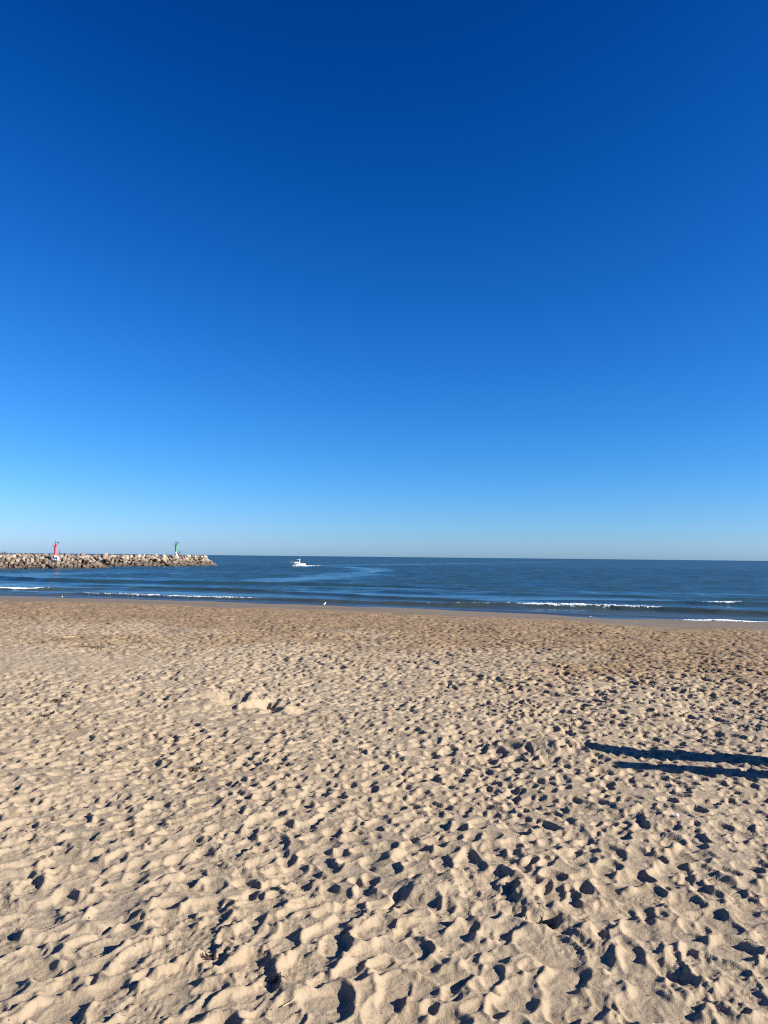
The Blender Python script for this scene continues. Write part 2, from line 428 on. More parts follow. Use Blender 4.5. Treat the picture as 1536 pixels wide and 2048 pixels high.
ws = [52.0]
while ws[-1] < 40000:
    y = ws[-1]
    ws.append(y + (0.20 if y < 135 else (0.0029 * y if y < 460 else 0.06 * y)))
ws = np.array(ws)
wf = np.concatenate([np.linspace(-2.2, -0.56, 40)[:-1], np.linspace(-0.56, 0.56, 400), np.linspace(0.56, 2.2, 40)[1:]])
WX = wf[None, :] * ws[:, None]; WY = np.repeat(ws[:, None], len(wf), 1)
sea_off = (WY - shore(WX)) * 0.945          # metres out from the shore line
slick = np.zeros_like(WX); foam = np.zeros_like(WX)
def poly_dist(X, Y, pts):
    D = np.full(X.shape, 1e9); 
    for (ax, ay), (bx, by) in zip(pts[:-1], pts[1:]):
        vx, vy = bx - ax, by - ay
        tt = np.clip(((X - ax) * vx + (Y - ay) * vy) / (vx * vx + vy * vy), 0, 1)
        D = np.minimum(D, np.hypot(X - ax - tt * vx, Y - ay - tt * vy))
    return D
wake = [(-38.5, 136.3), (-30.4, 144), (-22.1, 165.4), (-15.4, 188), (-9.3, 216.4), (-3.6, 253.7), (-1.7, 291.7), (-7, 337.8), (-19.3, 383)]
nz = (fbm(WX * 0.12, WY * 0.05, 4, 41) - 0.5)
slick = np.maximum(slick, np.clip(0.85 + 1.2 * nz, 0, 1) * (1 - sstep(1.0, 15.0, poly_dist(WX, WY, wake) + 24 * nz)))
line = [(-32.1, 430), (1, 504), (55, 639), (121, 802), (233, 1047)]
slick = np.maximum(slick, 0.8 * (1 - sstep(4, 14, poly_dist(WX, WY, line))))
shelter = sstep(0.46, 0.60, fbm(WX * 0.02 + 3, WY * 0.035, 3, 43)) * np.exp(-(((WX + 70) / 45) ** 2 + ((WY - 175) / 60) ** 2))
slick = np.maximum(slick, 0.75 * shelter)
near_sh = np.exp(-((sea_off - 26) / 9.0) ** 2) * sstep(0.40, 0.56, fbm(WX * 0.05, WY * 0.16, 3, 47))
slick = np.maximum(slick, 0.85 * near_sh)
slick = np.maximum(slick, 0.65 * (1 - sstep(1, 7, sea_off)))
bands = sstep(0.50, 0.64, fbm(WX * 0.022, sea_off * 0.20, 3, 49)) * sstep(2, 6, sea_off) * (1 - sstep(45, 80, sea_off))
slick = np.maximum(slick, 0.8 * bands)
# wind chop
chop = np.zeros_like(WX)
rg = np.random.default_rng(5)
for k in range(26):
    lam = rg.uniform(1.6, 9.0); th = R(90 + rg.normal(-18, 26)); kk = 2 * math.pi / lam
    ph = rg.uniform(0, 6.28)
    fade = np.clip((lam / np.maximum(0.0058 * WY, 0.4)) - 1.0, 0, 1)
    chop += 0.0045 * lam ** 0.75 * fade * np.sin(kk * (WX * math.cos(th) + WY * math.sin(th)) + ph + 3 * nz)
chop *= (0.5 + 0.9 * fbm(WX * 0.04, WY * 0.04, 3, 51)) * (1 - 0.85 * slick) * (0.25 + 0.75 * sstep(4, 22, sea_off))
WZ = chop.copy()
# swell lines and breakers: crest line, height along it, foam along it
def swell(pts, hts, fms, wb, wfr, bed=0.0):
    global WZ, foam
    xs_ = np.array([q[0] for q in pts]); ysx = np.array([q[1] for q in pts])
    yc = np.interp(WX, xs_, ysx) + (fbm(WX * 0.25, WX * 0 + 2, 3, int(abs(ysx[0]))) - 0.5) * 1.2
    A = np.interp(WX, xs_, hts, left=0, right=0) * (0.85 + 0.3 * vn(WX * 0.3, WX * 0, 61))
    Fm = np.interp(WX, xs_, fms, left=0, right=0)
    d = (WY - yc) * 0.945
    prof = np.where(d > 0, np.exp(-(d / wb) ** 2), np.exp(-(d / wfr) ** 2))
    ragged = (fbm(WX * 1.6, WY * 1.6, 3, 63) - 0.5)
    WZ += A * prof * (1 + 0.5 * Fm * ragged) - 0.22 * A * np.exp(-((d + 1.6 * wfr + 0.8) / 1.3) ** 2)
    foam = np.maximum(foam, Fm * np.where(d > 0, np.exp(-(d / (0.15 + 0.2 * Fm)) ** 2), np.exp(-(d / (wfr * 0.85)) ** 2)))
    lace = np.clip(fbm(WX * 0.9, WY * 0.7, 4, 67) * 1.7 - 0.55, 0, 1)
    foam = np.maximum(foam, 0.62 * Fm ** 0.5 * lace * sstep(-0.5, 0.8, d) * (1 - sstep(1.5, 8.5, d)))
EXL = lambda pts, l, r: [l] + pts + [r]
swell([(-80, 108), (-60, 99), (-45.6, 94), (-42.9, 95), (-39.0, 97.4), (-37.5, 97.2), (-31.7, 95), (-21.7, 91.9), (-15.5, 90.5), (-13.5, 90), (-7.1, 87.5), (0.1, 85.4), (7.1, 83), (14.2, 82.2), (16.0, 82.0), (22.7, 80.8), (27.4, 79), (28.8, 78.2), (32.9, 75.6), (36.9, 74.2), (70, 62)],
      [0.1, 0.15, 0.22, 0.22, 0.26, 0.3, 0.34, 0.34, 0.34, 0.34, 0.32, 0.32, 0.34, 0.40, 0.46, 0.46, 0.44, 0.44, 0.42, 0.38, 0.2],
      [0, 0, 0.2, 0.25, 0.3, 0.6, 0.66, 0.7, 0.66, 0.36, 0.32, 0.36, 0.5, 0.55, 0.8, 0.75, 0.68, 0.42, 0.4, 0.38, 0], 2.4, 0.75)
swell([(-90, 122), (-66, 112), (-53.5, 108), (-50.1, 108), (-47, 110.5), (-38, 115), (-36.2, 117), (-27.2, 114.7), (-19.1, 110.7), (-8.5, 103.9), (0.1, 97.3), (10.5, 91.5), (16, 89)],
      [0.1, 0.3, 0.38, 0.36, 0.3, 0.16, 0.30, 0.36, 0.34, 0.24, 0.28, 0.2, 0.05],
      [0.4, 0.9, 1.0, 1.0, 0.35, 0.1, 0, 0, 0, 0, 0, 0.1, 0], 2.6, 0.9)
swell([(16, 95.5), (23.4, 94.1), (29.1, 93.1), (36, 92.2), (37.8, 91.3), (40, 90.6), (41.6, 90.2), (44.7, 89.8), (80, 80)],
      [0.05, 0.22, 0.26, 0.34, 0.38, 0.4, 0.4, 0.4, 0.2], [0, 0.15, 0.35, 0.2, 0.5, 0.9, 0.5, 0.1, 0], 2.6, 0.85)
swell([(-110, 164), (-74.6, 152), (-61.3, 143), (-47.1, 141.0), (-32.9, 138.7), (-15, 138.9), (0.1, 134.7), (14, 126), (30, 120)],
      [0.4, 0.65, 0.6, 0.5, 0.55, 0.45, 0.3, 0.15, 0.05], [0] * 9, 3.4, 1.4)
swell([(-4, 115), (6, 111.2), (16.5, 109), (27.3, 109.5), (34.2, 107.1), (60, 100)], [0.05, 0.22, 0.26, 0.30, 0.22, 0.1], [0] * 6, 3.0, 1.3)
swell([(-70, 98.8), (-45, 92.5), (-30, 89.5), (-12, 85.0), (-4, 82.0), (2, 79.2)], [0.05, 0.10, 0.08, 0.10, 0.10, 0.0], [0] * 6, 1.6, 0.5)
swell([(2, 79.0), (9, 76.0), (16, 72.5), (20, 70.7), (26, 69.6), (34, 67.5), (60, 59)], [0.0, 0.10, 0.12, 0.10, 0.09, 0.08, 0.05], [0, 0.0, 0.05, 0.1, 0, 0, 0], 1.5, 0.45)
swell([(19, 67.7), (22, 67.4), (24.5, 66.6), (26.3, 66.3), (28.4, 65.9), (30.2, 65.5), (33.5, 64.9), (60, 56)], [0.0, 0.06, 0.07, 0.14, 0.20, 0.16, 0.10, 0.05], [0, 0.45, 0.4, 0.9, 1.0, 0.95, 0.85, 0.6], 0.9, 0.35)
for k_, off_ in enumerate((9.5, 21.0, 33.0, 58.0)):
    xx_ = np.arange(-100, 71, 6.0)
    swell([(float(a_), float(np.interp(a_, SHX, SHY)) + off_ + 3.0 * float(vn(a_ * 0.05, 1.0, 90 + k_)) - 1.5) for a_ in xx_],
          [0.26 * max(0.0, float(vn(a_ * 0.07, 3.0, 95 + k_)) - 0.30) for a_ in xx_], [0.0] * len(xx_), 2.2, 0.8)
# boat wake: churned strip and the first steep waves astern
dW = poly_dist(WX, WY, [(-38.6, 386.6), (-33.5, 389), (-28, 391)])
foam = np.maximum(foam, 0.9 * (1 - sstep(0.3, 1.6, dW)) * sstep(-27, -36, -0 + WX * 1.0) if False else 0.85 * (1 - sstep(0.3, 1.5, dW)))
WZ += 0.30 * np.exp(-(poly_dist(WX, WY, [(-36, 383.5), (-22, 387), (-8, 392)]) / 1.6) ** 2)
WZ += 0.22 * np.exp(-(poly_dist(WX, WY, [(-20, 420), (20, 440), (60, 452)]) / 2.6) ** 2)
# thin swash edge
edge = np.exp(-((sea_off - 0.15) / 0.35) ** 2) * sstep(0.50, 0.62, fbm(WX * 0.25, WX * 0, 3, 71)) * 0.5
foam = np.maximum(foam, edge)
WZ *= sstep(-2.0, 1.2, sea_off) * 0.85 + 0.15
shallow = np.exp(-np.maximum(sea_off, 0) / 17.0)
sea = grid_object('sea', WX, WY, WZ + 0.02, m_sea, {'slick': slick, 'foam': np.clip(foam, 0, 1), 'shallow': shallow})
tag(sea, 'deep blue sea reaching to the horizon', kind='structure')

# tumbling foam on the breakers: too many bubbles and lumps to count
m_foam = new_mat('foam', (0.84, 0.85, 0.86), 0.8)
def foam_heap(name, label, spots):
    mb = MB(); rg = random.Random(len(spots))
    for (x, y, z, r) in spots:
        n = 6; rings = []
        for k, (rr, zz) in enumerate(((0.55, -0.5), (1.0, -0.05), (0.72, 0.45), (0.2, 0.7))):
            rings.append([(x + r * 2.0 * rr * math.cos(6.283 * j / n) * rg.uniform(0.7, 1.25), y + r * rr * math.sin(6.283 * j / n) * rg.uniform(0.7, 1.25), z + r * 0.6 * zz * rg.uniform(0.8, 1.2)) for j in range(n)])
        mb.loft(rings)
    return tag(mb.build(name, m_foam, None, True), label, 'foam', kind='stuff')
def crest_spots(pts, n, r0, r1, zc, spread, seed):
    rg = random.Random(seed); out = []
    xs_ = [q[0] for q in pts]; ysx = [q[1] for q in pts]; am = [q[2] for q in pts]
    while len(out) < n:
        x = rg.uniform(xs_[0], xs_[-1])
        a = float(np.interp(x, xs_, am)) * (0.25 + 1.2 * float(vn(np.array([x * 0.8]), np.array([seed * 1.0]), 3)[0]))
        if rg.random() > a: continue
        y = float(np.interp(x, xs_, ysx)) + rg.gauss(-0.12, spread * 0.6)
        # sit on the built water surface
        i = int(np.argmin(np.abs(ws - y))); j = int(np.argmin(np.abs(wf - x / ws[i])))
        out.append((x, y, float(WZ[i, j]) + zc * rg.uniform(0.0, 1.0), rg.uniform(r0, r1) * (0.5 + 0.7 * a)))
    return out
foam_heap('breaker_foam', 'white foam tumbling along the breaker in front of the green lighthouse', crest_spots([(-38.8, 97.3, .2), (-37, 97, .8), (-31.7, 95, .9), (-21.7, 91.9, 1), (-15.5, 90.5, .9), (-13.5, 90, .1)], 170, 0.02, 0.055, 0.03, 0.14, 3))
foam_heap('breaker_foam', 'longest bright line of foam on the breaker at right', crest_spots([(14.8, 82.2, .3), (16, 82, 1), (22.7, 80.8, 1), (27.4, 79, .9), (28.6, 78.4, .1)], 190, 0.02, 0.055, 0.04, 0.25, 4))
foam_heap('breaker_foam', 'foam of the broken wave at the far left edge', crest_spots([(-66, 112, .8), (-53.5, 108, 1), (-50, 108, .9), (-47, 110.3, .2)], 120, 0.03, 0.08, 0.04, 0.25, 5))
foam_heap('breaker_foam', 'small white cap on the outer wave at far right', crest_spots([(37.4, 91.4, .3), (39.5, 90.7, 1), (41.8, 90.2, .3)], 36, 0.03, 0.09, 0.04, 0.2, 6))
foam_heap('swash_foam', 'white foam washing up the wet sand at the right edge', crest_spots([(25.5, 66.4, .2), (28.2, 65.9, 1), (30, 65.5, .8), (34, 64.8, .7)], 170, 0.03, 0.08, 0.03, 0.2, 7))

# ------------------------------------------------------------------ breakwaters
m_rock = new_mat('breakwater_stone', rough=0.9); t = NT(m_rock)
oi = t.node('ShaderNodeObjectInfo').outputs['Random']
p = t.pos()
tone = t.ramp(oi, [(0.0, (0.300, 0.237, 0.169)), (0.16, (0.143, 0.108, 0.080)), (0.30, (0.243, 0.171, 0.119)), (0.44, (0.093, 0.070, 0.053)), (0.56, (0.328, 0.279, 0.212)), (0.68, (0.186, 0.125, 0.083)), (0.78, (0.371, 0.321, 0.252)), (0.90, (0.136, 0.105, 0.080)), (1.0, (0.257, 0.189, 0.126))], 'CONSTANT')
vein = t.noise(p, 0.9, 7, 0.65)
tone = t.mix(t.mapr(vein, 0.36, 0.66, 0.0, 0.55), tone, (0.24, 0.20, 0.165, 1))
sepz = t.node('ShaderNodeSeparateXYZ'); t.put(sepz.inputs[0], p)
hgt = t.math('ADD', sepz.outputs['Z'], t.math('MULTIPLY', t.math('SUBTRACT', t.noise(p, 0.35, 4), 0.5), 3.2))
tone = t.mix(t.mapr(hgt, 3.6, 1.3, 0, 0.85), tone, (0.080, 0.056, 0.038, 1))       # weed and tide stain
tone = t.mix(t.mapr(hgt, 0.6, 0.2, 0, 0.9), tone, (0.03, 0.028, 0.022, 1))
t.put(t.b.inputs['Base Color'], tone)
t.put(t.b.inputs['Normal'], t.bump(t.noise(p, 1.6, 7, 0.7), 0.7, 0.25))
m_core = weathered('rubble', (0.06, 0.048, 0.038), 0.95, (0.03, 0.024, 0.018), 0.6, 0.6)  # core coloured dark to give the shade in the gaps between stones

def rock_mesh(seed):
    rg = random.Random(seed); bm = bmesh.new()
    ex = (rg.uniform(0.95, 1.35), rg.uniform(0.8, 1.1), rg.uniform(0.62, 0.92))
    for _ in range(22):
        v = Vector((rg.gauss(0, 1), rg.gauss(0, 1), rg.gauss(0, 1))).normalized()
        m = max(abs(v.x), abs(v.y), abs(v.z)); v = v / (m ** 0.55) * rg.uniform(0.82, 1.0)
        bm.verts.new((v.x * ex[0], v.y * ex[1], v.z * ex[2]))
    r = bmesh.ops.convex_hull(bm, input=bm.verts)
    bmesh.ops.delete(bm, geom=[g for g in r['geom_interior'] if isinstance(g, bmesh.types.BMVert)], context='VERTS')
    bmesh.ops.bevel(bm, geom=bm.edges[:], offset=0.05, segments=1, affect='EDGES')
    me = bpy.data.meshes.new('rock'); bm.to_mesh(me); bm.free(); me.materials.append(m_rock); return me
ROCKS = [rock_mesh(100 + i) for i in range(14)]

def breakwater(label, axis, crest, half_top, half_foot, size, seed, vis0):
    """rock-armoured mole; axis runs towards its seaward tip, its right side faces the beach"""
    rg = random.Random(seed); root = empty('breakwater', (*axis[-1], 0)); tag(root, label, 'breakwater', 'harbour breakwaters')
    org = Vector((*axis[-1], 0))
    pts = [Vector((*a, 0)) for a in axis]
    seg = [(pts[i], pts[i + 1], (pts[i + 1] - pts[i]).length) for i in range(len(pts) - 1)]; total = sum(s[2] for s in seg)
    def at(s):
        for a, b, l in seg:
            if s <= l or b is pts[-1]:
                d = (b - a).normalized(); return a + d * s, d
            s -= l
    prof = [(-half_foot - 2, -1.0), (-half_foot, 0.0), (-half_top, crest - 1.9), (half_top - 0.8, crest - 1.9), (half_foot - 2.4, -0.5), (half_foot + 1, -1.0)]
    rings = []
    n = 24
    for i in range(n + 1):
        q, d = at(total * i / n); nr = Vector((d.y, -d.x, 0))
        k = 1.0 if i < n - 3 else (0.8, 0.55, 0.25)[min(i - (n - 3), 2)] if i < n else 0.12
        jit = rg.uniform(-0.25, 0.25)
        rings.append([q + nr * o * (0.5 + 0.5 * k) + Vector((0, 0, (z + jit) * k if z > 0 else z)) - org for o, z in prof])
    MB().loft(rings).build('rubble_core', m_core, root)
    far_bits = MB(); cnt = 0
    def put(P, sz, visible):
        nonlocal cnt
        me = rg.choice(ROCKS); M = Matrix.Rotation(rg.uniform(0, 6.28), 3, 'Z') @ Matrix.Rotation(rg.uniform(-0.6, 0.6), 3, 'X') @ Matrix.Rotation(rg.uniform(-0.5, 0.5), 3, 'Y')
        if visible and cnt < 300 and sz > 0.72 * size:
            o = bpy.data.objects.new('rock', me); COL.objects.link(o); o.parent = root
            o.location = P - org; o.rotation_euler = M.to_euler(); o.scale = (sz, sz * rg.uniform(0.85, 1.15), sz * rg.uniform(0.8, 1.1)); cnt += 1
        else:
            far_bits.add([M @ v.co * sz + P - org for v in me.vertices], [tuple(pp.vertices) for pp in me.polygons])
    slope_len = math.hypot(half_foot - half_top, crest); rows = int(round(slope_len / (size * 1.5)))
    s = 0.0; step = size * 1.88
    while s < total:
        q, d = at(s); nr = Vector((d.y, -d.x, 0)); vis = s > vis0
        for k in range(rows + 1):
            f = (k + rg.uniform(-0.18, 0.18)) / rows
            o = half_foot + (half_top - half_foot) * f; z = crest * f - 0.35 * size
            put(q + nr * o + d * (rg.uniform(-0.3, 0.3) * size + (step / 2 if k % 2 else 0)) + Vector((0, 0, max(z, -0.3) + rg.uniform(-0.15, 0.2))), size * rg.choice((0.6, 0.75, 0.85, 0.95, 1.0, 1.1, 1.22)), vis)
        put(q - nr * rg.uniform(0.0, half_top) + Vector((0, 0, crest - 0.45 * size + rg.uniform(-0.1, 0.1))), size * rg.uniform(0.7, 1.0), vis)
        s += step
    # rounded head
    q, d = at(total); nr = Vector((d.y, -d.x, 0))
    for k in range(rows + 1):
        f = k / rows; rad = half_foot * 0.85 + (0.3 - half_foot * 0.85) * f
        m_ = max(2, int(math.pi * rad / (size * 1.7)))
        for j in range(m_ + 1):
            a = math.pi * j / m_ - math.pi / 2 + rg.uniform(-0.08, 0.08)
            dirv = d * math.cos(a) - nr * math.sin(a)
            put(q + dirv * rad + Vector((0, 0, max((crest - 0.4) * f - 0.3 * size, -0.3) + rg.uniform(-0.15, 0.15))), size * rg.uniform(0.72, 1.15), math.sin(a) < 0.35)
    # lee side
    s = 0.0
    while s < total:
        q, d = at(s); nr = Vector((d.y, -d.x, 0))
        for k in range(rows):
            f = k / rows
            put(q - nr * (half_foot + (half_top - half_foot) * f) + Vector((0, 0, max(crest * f - 0.5, -0.3))), size * 1.25, False)
        s += step * 1.5
    o = far_bits.build('rock_mass', m_rock, root); o['kind'] = 'stuff'
    return root
NEAR_AX = [(-196, 188), (-152, 228), (-132, 255.5), (-109.5, 283)]
FAR_AX = [(-175, 300), (-141, 317), (-122, 327), (-104.5, 347), (-95.5, 370), (-91.8, 383)]
breakwater('nearer stone breakwater at left with the red lighthouse standing on it', NEAR_AX, 4.12, 2.6, 9.0, 0.86, 3, 80)
breakwater('farther stone breakwater ending in open water with the green lighthouse on top', FAR_AX, 4.60, 3.0, 9.5, 1.08, 4, 56)

# ------------------------------------------------------------------ lighthouses
m_white = weathered('white_paint', (0.80, 0.79, 0.76), 0.5, (0.42, 0.36, 0.3), 0.4)
m_red = weathered('red_paint', (0.62, 0.05, 0.08), 0.45, (0.35, 0.05, 0.06), 0.4)
m_green = weathered('green_paint', (0.014, 0.20, 0.08), 0.45, (0.01, 0.09, 0.04), 0.4)
m_dark = weathered('dark_metal', (0.035, 0.04, 0.05), 0.4, (0.1, 0.08, 0.06), 0.3, metal=0.3)
m_glass = new_mat('lamp_glass', (0.05, 0.07, 0.1), 0.05)
m_solar = weathered('solar_cells', (0.012, 0.018, 0.05), 0.2, (0.05, 0.05, 0.07), 0.3)
m_grey = weathered('galvanised_steel', (0.38, 0.39, 0.40), 0.45, (0.25, 0.2, 0.16), 0.35, metal=0.6)

def lighthouse(label, loc, paint, k, rz, cabinet):
    r = empty('lighthouse', loc, rz); tag(r, label, 'lighthouse', 'harbour entrance lights')
    MB().box((0, 0, 0.22), (1.55 * k, 1.55 * k, 0.44)).build('plinth', m_white, r)
    MB().lathe([(0.56 * k, 0.44), (0.53 * k, 0.5), (0.50 * k, 1.62), (0.50 * k, 1.66)], 24).build('white_base', m_white, r, True)
    MB().lathe([(0.50 * k, 1.66), (0.49 * k, 1.72), (0.41 * k, 4.55), (0.44 * k, 4.62), (0.62 * k, 4.76)], 24).build('tower', paint, r, True)
    door = MB().box((-0.505 * k, 0, 1.02), (0.10, 0.42 * k, 1.0)).build('door', m_dark, r)
    MB().box((-0.57 * k, 0.14 * k, 1.02), (0.03, 0.04, 0.1)).build('door_handle', m_grey, door)
    gal = MB().lathe([(0.45 * k, 4.762), (1.04 * k, 4.765), (1.06 * k, 4.83), (1.04 * k, 4.90), (0.3 * k, 4.905)], 24).build('gallery', paint, r)
    rl = MB()
    for z in (5.28, 5.66): rl.tube([(1.0 * k * math.cos(a), 1.0 * k * math.sin(a), z) for a in np.linspace(0, 6.2832, 25)], 0.022, 6)
    for j in range(10): a = 6.2832 * j / 10; rl.tube([(1.0 * k * math.cos(a), 1.0 * k * math.sin(a), 4.88), (1.0 * k * math.cos(a), 1.0 * k * math.sin(a), 5.67)], 0.022, 6)
    rl.build('railing', paint, gal)
    MB().lathe([(0.26, 4.90), (0.34, 5.0), (0.42, 5.55), (0.40, 5.62), (0.05, 5.66)], 16, (0.42 * k, -0.1, 0)).build('equipment_housing', paint, r, True)
    MB().tube([(-0.04, 0, 4.9), (-0.04, 0, 6.15)], 0.065, 10).build('lantern_post', m_dark, r)
    lan = MB().lathe([(0.10, 6.15), (0.17, 6.2), (0.17, 6.28)], 14, (-0.04, 0, 0)).build('lantern', m_dark, r, True)
    MB().lathe([(0.13, 6.28), (0.16, 6.4), (0.14, 6.52), (0.05, 6.58)], 14, (-0.04, 0, 0)).build('lantern_lens', m_glass, lan, True)
    MB().tube([(-0.04, 0, 6.56), (-0.04, 0, 6.82)], 0.02, 6).build('lightning_rod', m_dark, lan)
    ar = MB().tube([(0.80 * k, -0.05, 4.9), (0.88 * k, -0.05, 5.7), (1.05 * k, -0.05, 6.0)], 0.03, 6).build('panel_bracket', m_grey, r)
    M = Matrix.Rotation(R(-28), 3, 'X') @ Matrix.Rotation(R(14), 3, 'Y')
    MB().box((1.18 * k, -0.05, 6.04), (0.95, 0.62, 0.06), m=M).build('solar_panel', m_solar, ar)
    if cabinet:
        MB().box((1.02, -0.15, 0.62), (0.75, 0.9, 1.24)).build('equipment_cabinet', m_white, r)
        MB().box((1.02, -0.62, 0.62), (0.34, 0.04, 0.5)).build('cabinet_vent', m_dark, r)
    return r
lighthouse('slim red lighthouse with white base on the nearer breakwater', (-114.2, 268, 2.85), m_red, 0.88, R(-8), True)
lighthouse('slim green lighthouse with white base on the farther breakwater', (-95.2, 353, 4.75), m_green, 0.86, R(-10), False)
# concrete pad carrying the red light on the rubble slope
MB().box((-114.0, 268.0, 1.75), (2.3, 2.0, 2.19), R(-8)).build('lighthouse_pad', weathered('concrete', (0.15, 0.125, 0.10), 0.9, (0.12, 0.1, 0.08), 0.6, 1.2)); tag(bpy.data.objects['lighthouse_pad'], 'grey concrete pad in the rocks under the red lighthouse', 'concrete pad')
pol = empty('marker_pole', (-112.6, 268.0, 2.85)); tag(pol, 'thin grey pole standing just right of the red lighthouse', 'pole')
MB().tube([(0, 0, -0.4), (0, 0, 1.9)], 0.055, 8).build('shaft', m_grey, pol)
MB().tube([(0, 0, 1.9), (0, 0, 3.35)], 0.09, 8).build('silhouetted_shaft', m_dark, pol)  # same grey pole; its dark look against the sky is put into the colour
MB().box((0, 0, -0.35), (0.4, 0.4, 0.12)).build('foot_plate', m_grey, pol)

# ------------------------------------------------------------------ people on the breakwaters
m_skin = new_mat('skin', (0.42, 0.25, 0.18), 0.6)
m_hair = weathered('hair', (0.025, 0.018, 0.013), 0.6, (0.06, 0.04, 0.03), 0.4, 12)
m_shoe = weathered('shoe_leather', (0.03, 0.028, 0.026), 0.6)
def person(label, loc, rz, pose, top, trousers, group=None):
    root = empty('person', loc, rz); tag(root, label, 'person', group)
    V = {}
    if pose == 'stand':
        hip = Vector((0, 0, 0.93))
        legs = {s: [(s * 0.10, 0, 0.90), (s * 0.12, -0.02, 0.50), (s * 0.13, 0.03, 0.10), (s * 0.14, -0.12, 0.05)] for s in (-1, 1)}
        arms = {s: [(s * 0.20, 0, 1.42), (s * 0.27, -0.01, 1.14), (s * 0.22, -0.20, 0.98), (s * 0.20, -0.28, 0.97)] for s in (-1, 1)}
        spine = [(0, 0, 0.93), (0, 0.01, 1.15), (0, 0.0, 1.38), (0, -0.01, 1.50), (0, -0.02, 1.57), (0, -0.02, 1.68)]
    else:
        legs = {s: [(s * 0.11, -0.05, 0.16), (s * 0.15, -0.45, 0.30), (s * 0.15, -0.58, -0.12), (s * 0.15, -0.72, -0.15)] for s in (-1, 1)}
        arms = {s: [(s * 0.20, -0.06, 0.64), (s * 0.27, -0.14, 0.38), (s * 0.19, -0.36, 0.36), (s * 0.16, -0.44, 0.37)] for s in (-1, 1)}
        spine = [(0, 0, 0.15), (0, 0.0, 0.38), (0, -0.06, 0.60), (0, -0.09, 0.72), (0, -0.12, 0.79), (0, -0.13, 0.90)]
    vs_, ed, rad = [], [], []
    def chain(pts, rs, link=None):
        prev = link
        for q, r in zip(pts, rs):
            vs_.append(q); rad.append(r); i = len(vs_) - 1
            if prev is not None: ed.append((prev, i))
            prev = i
        return prev
    chain(spine, (0.155, 0.145, 0.165, 0.075, 0.07, 0.105))
    for s in (-1, 1):
        chain(legs[s], (0.095, 0.065, 0.045, 0.04), 0); chain(arms[s], (0.065, 0.045, 0.034, 0.032), 2)
    me = bpy.data.meshes.new('body'); me.from_pydata(vs_, ed, []); o = bpy.data.objects.new('body', me); COL.objects.link(o)
    sk = o.modifiers.new('skin', 'SKIN'); sub = o.modifiers.new('sub', 'SUBSURF'); sub.levels = sub.render_levels = 1
    for i, r in enumerate(rad): me.skin_vertices[0].data[i].radius = (r, r * (0.72 if i < 3 else 1.0))
    me.skin_vertices[0].data[0].use_root = True
    bpy.context.view_layer.update()
    dg = bpy.context.evaluated_depsgraph_get(); m2 = bpy.data.meshes.new_from_object(o.evaluated_get(dg)); m2.name = 'body'
    bpy.data.objects.remove(o)
    for m in (m_skin, top, trousers, m_shoe): m2.materials.append(m)
    segs = []
    for f in m2.polygons:
        c = f.center; f.use_smooth = True
        neck = Vector(spine[4]); waist = Vector(spine[0]).z + 0.03
        hand = min((c - Vector(arms[s][3])).length for s in (-1, 1)); foot = min((c - Vector(legs[s][3])).length for s in (-1, 1))
        onleg = min((c - (Vector(legs[s][a]) * (1 - w) + Vector(legs[s][a + 1]) * w)).length for s in (-1, 1) for a in (0, 1, 2) for w in (0, .25, .5, .75, 1))
        onarm = min((c - (Vector(arms[s][a]) * (1 - w) + Vector(arms[s][a + 1]) * w)).length for s in (-1, 1) for a in (0, 1, 2) for w in (0, .25, .5, .75, 1))
        f.material_index = 0 if (c.z > neck.z or hand < 0.07) else 3 if foot < 0.10 else 2 if (c.z < waist or (pose == 'sit' and onleg < 0.11 and onleg < onarm)) else 1
    b = bpy.data.objects.new('body', m2); COL.objects.link(b); b.parent = root
    hd = Vector(spine[-1])
    hr = MB(); hr.lathe([(0.118, -0.02), (0.125, 0.05), (0.10, 0.11), (0.045, 0.14)], 12, (hd.x, hd.y + 0.018, hd.z + 0.02)); hr.build('hair', m_hair, root, True)
    return root
navy = weathered('navy_cloth', (0.02, 0.028, 0.055), 0.9, (0.05, 0.05, 0.07), 0.3, 6)
purple = weathered('purple_cloth', (0.13, 0.055, 0.20), 0.9, (0.07, 0.03, 0.1), 0.3, 6)
black = weathered('black_cloth', (0.016, 0.016, 0.02), 0.9, (0.05, 0.05, 0.05), 0.3, 6)
jeans = weathered('denim', (0.05, 0.07, 0.13), 0.9, (0.02, 0.03, 0.06), 0.3, 6)
person('person in purple jacket standing right of the green lighthouse', (-92.96, 352, 5.25), R(160), 'stand', purple, black)
person('seated person in dark clothes between the green lighthouse and the standing person', (-93.75, 351.6, 5.22), R(30), 'sit', black, navy)
person('person in dark clothes standing close against the green lighthouse', (-94.2, 351.6, 5.22), R(100), 'stand', navy, black)
person('lone dark figure sitting near the seaward end of the farther breakwater', (-87.3, 373, 4.55), R(20), 'sit', black, black)
person('leftmost of two dark figures sitting on the nearer breakwater', (-129.5, 262, 4.55), R(25), 'sit', navy, black)
person('second figure from the left edge, seated on the nearer breakwater', (-128.75, 262.2, 4.7), R(-20), 'sit', black, jeans)
rod = empty('fishing_rod', (-97.6, 345.2, 5.1)); tag(rod, 'long thin fishing rod propped on the rocks left of the green lighthouse', 'fishing rod')
MB().tube([(0, 0, 0), (0.25, 0, 1.2), (0.55, 0, 2.9)], [0.03, 0.022, 0.012], 6).build('blank', m_dark, rod)
MB().tube([(-0.03, 0, -0.1), (0.06, 0, 0.4)], 0.045, 6).build('handle', m_shoe, rod)
MB().lathe([(0.05, -0.03), (0.07, 0), (0.05, 0.05)], 10, (0.12, -0.07, 0.5)).build('reel', m_grey, rod)

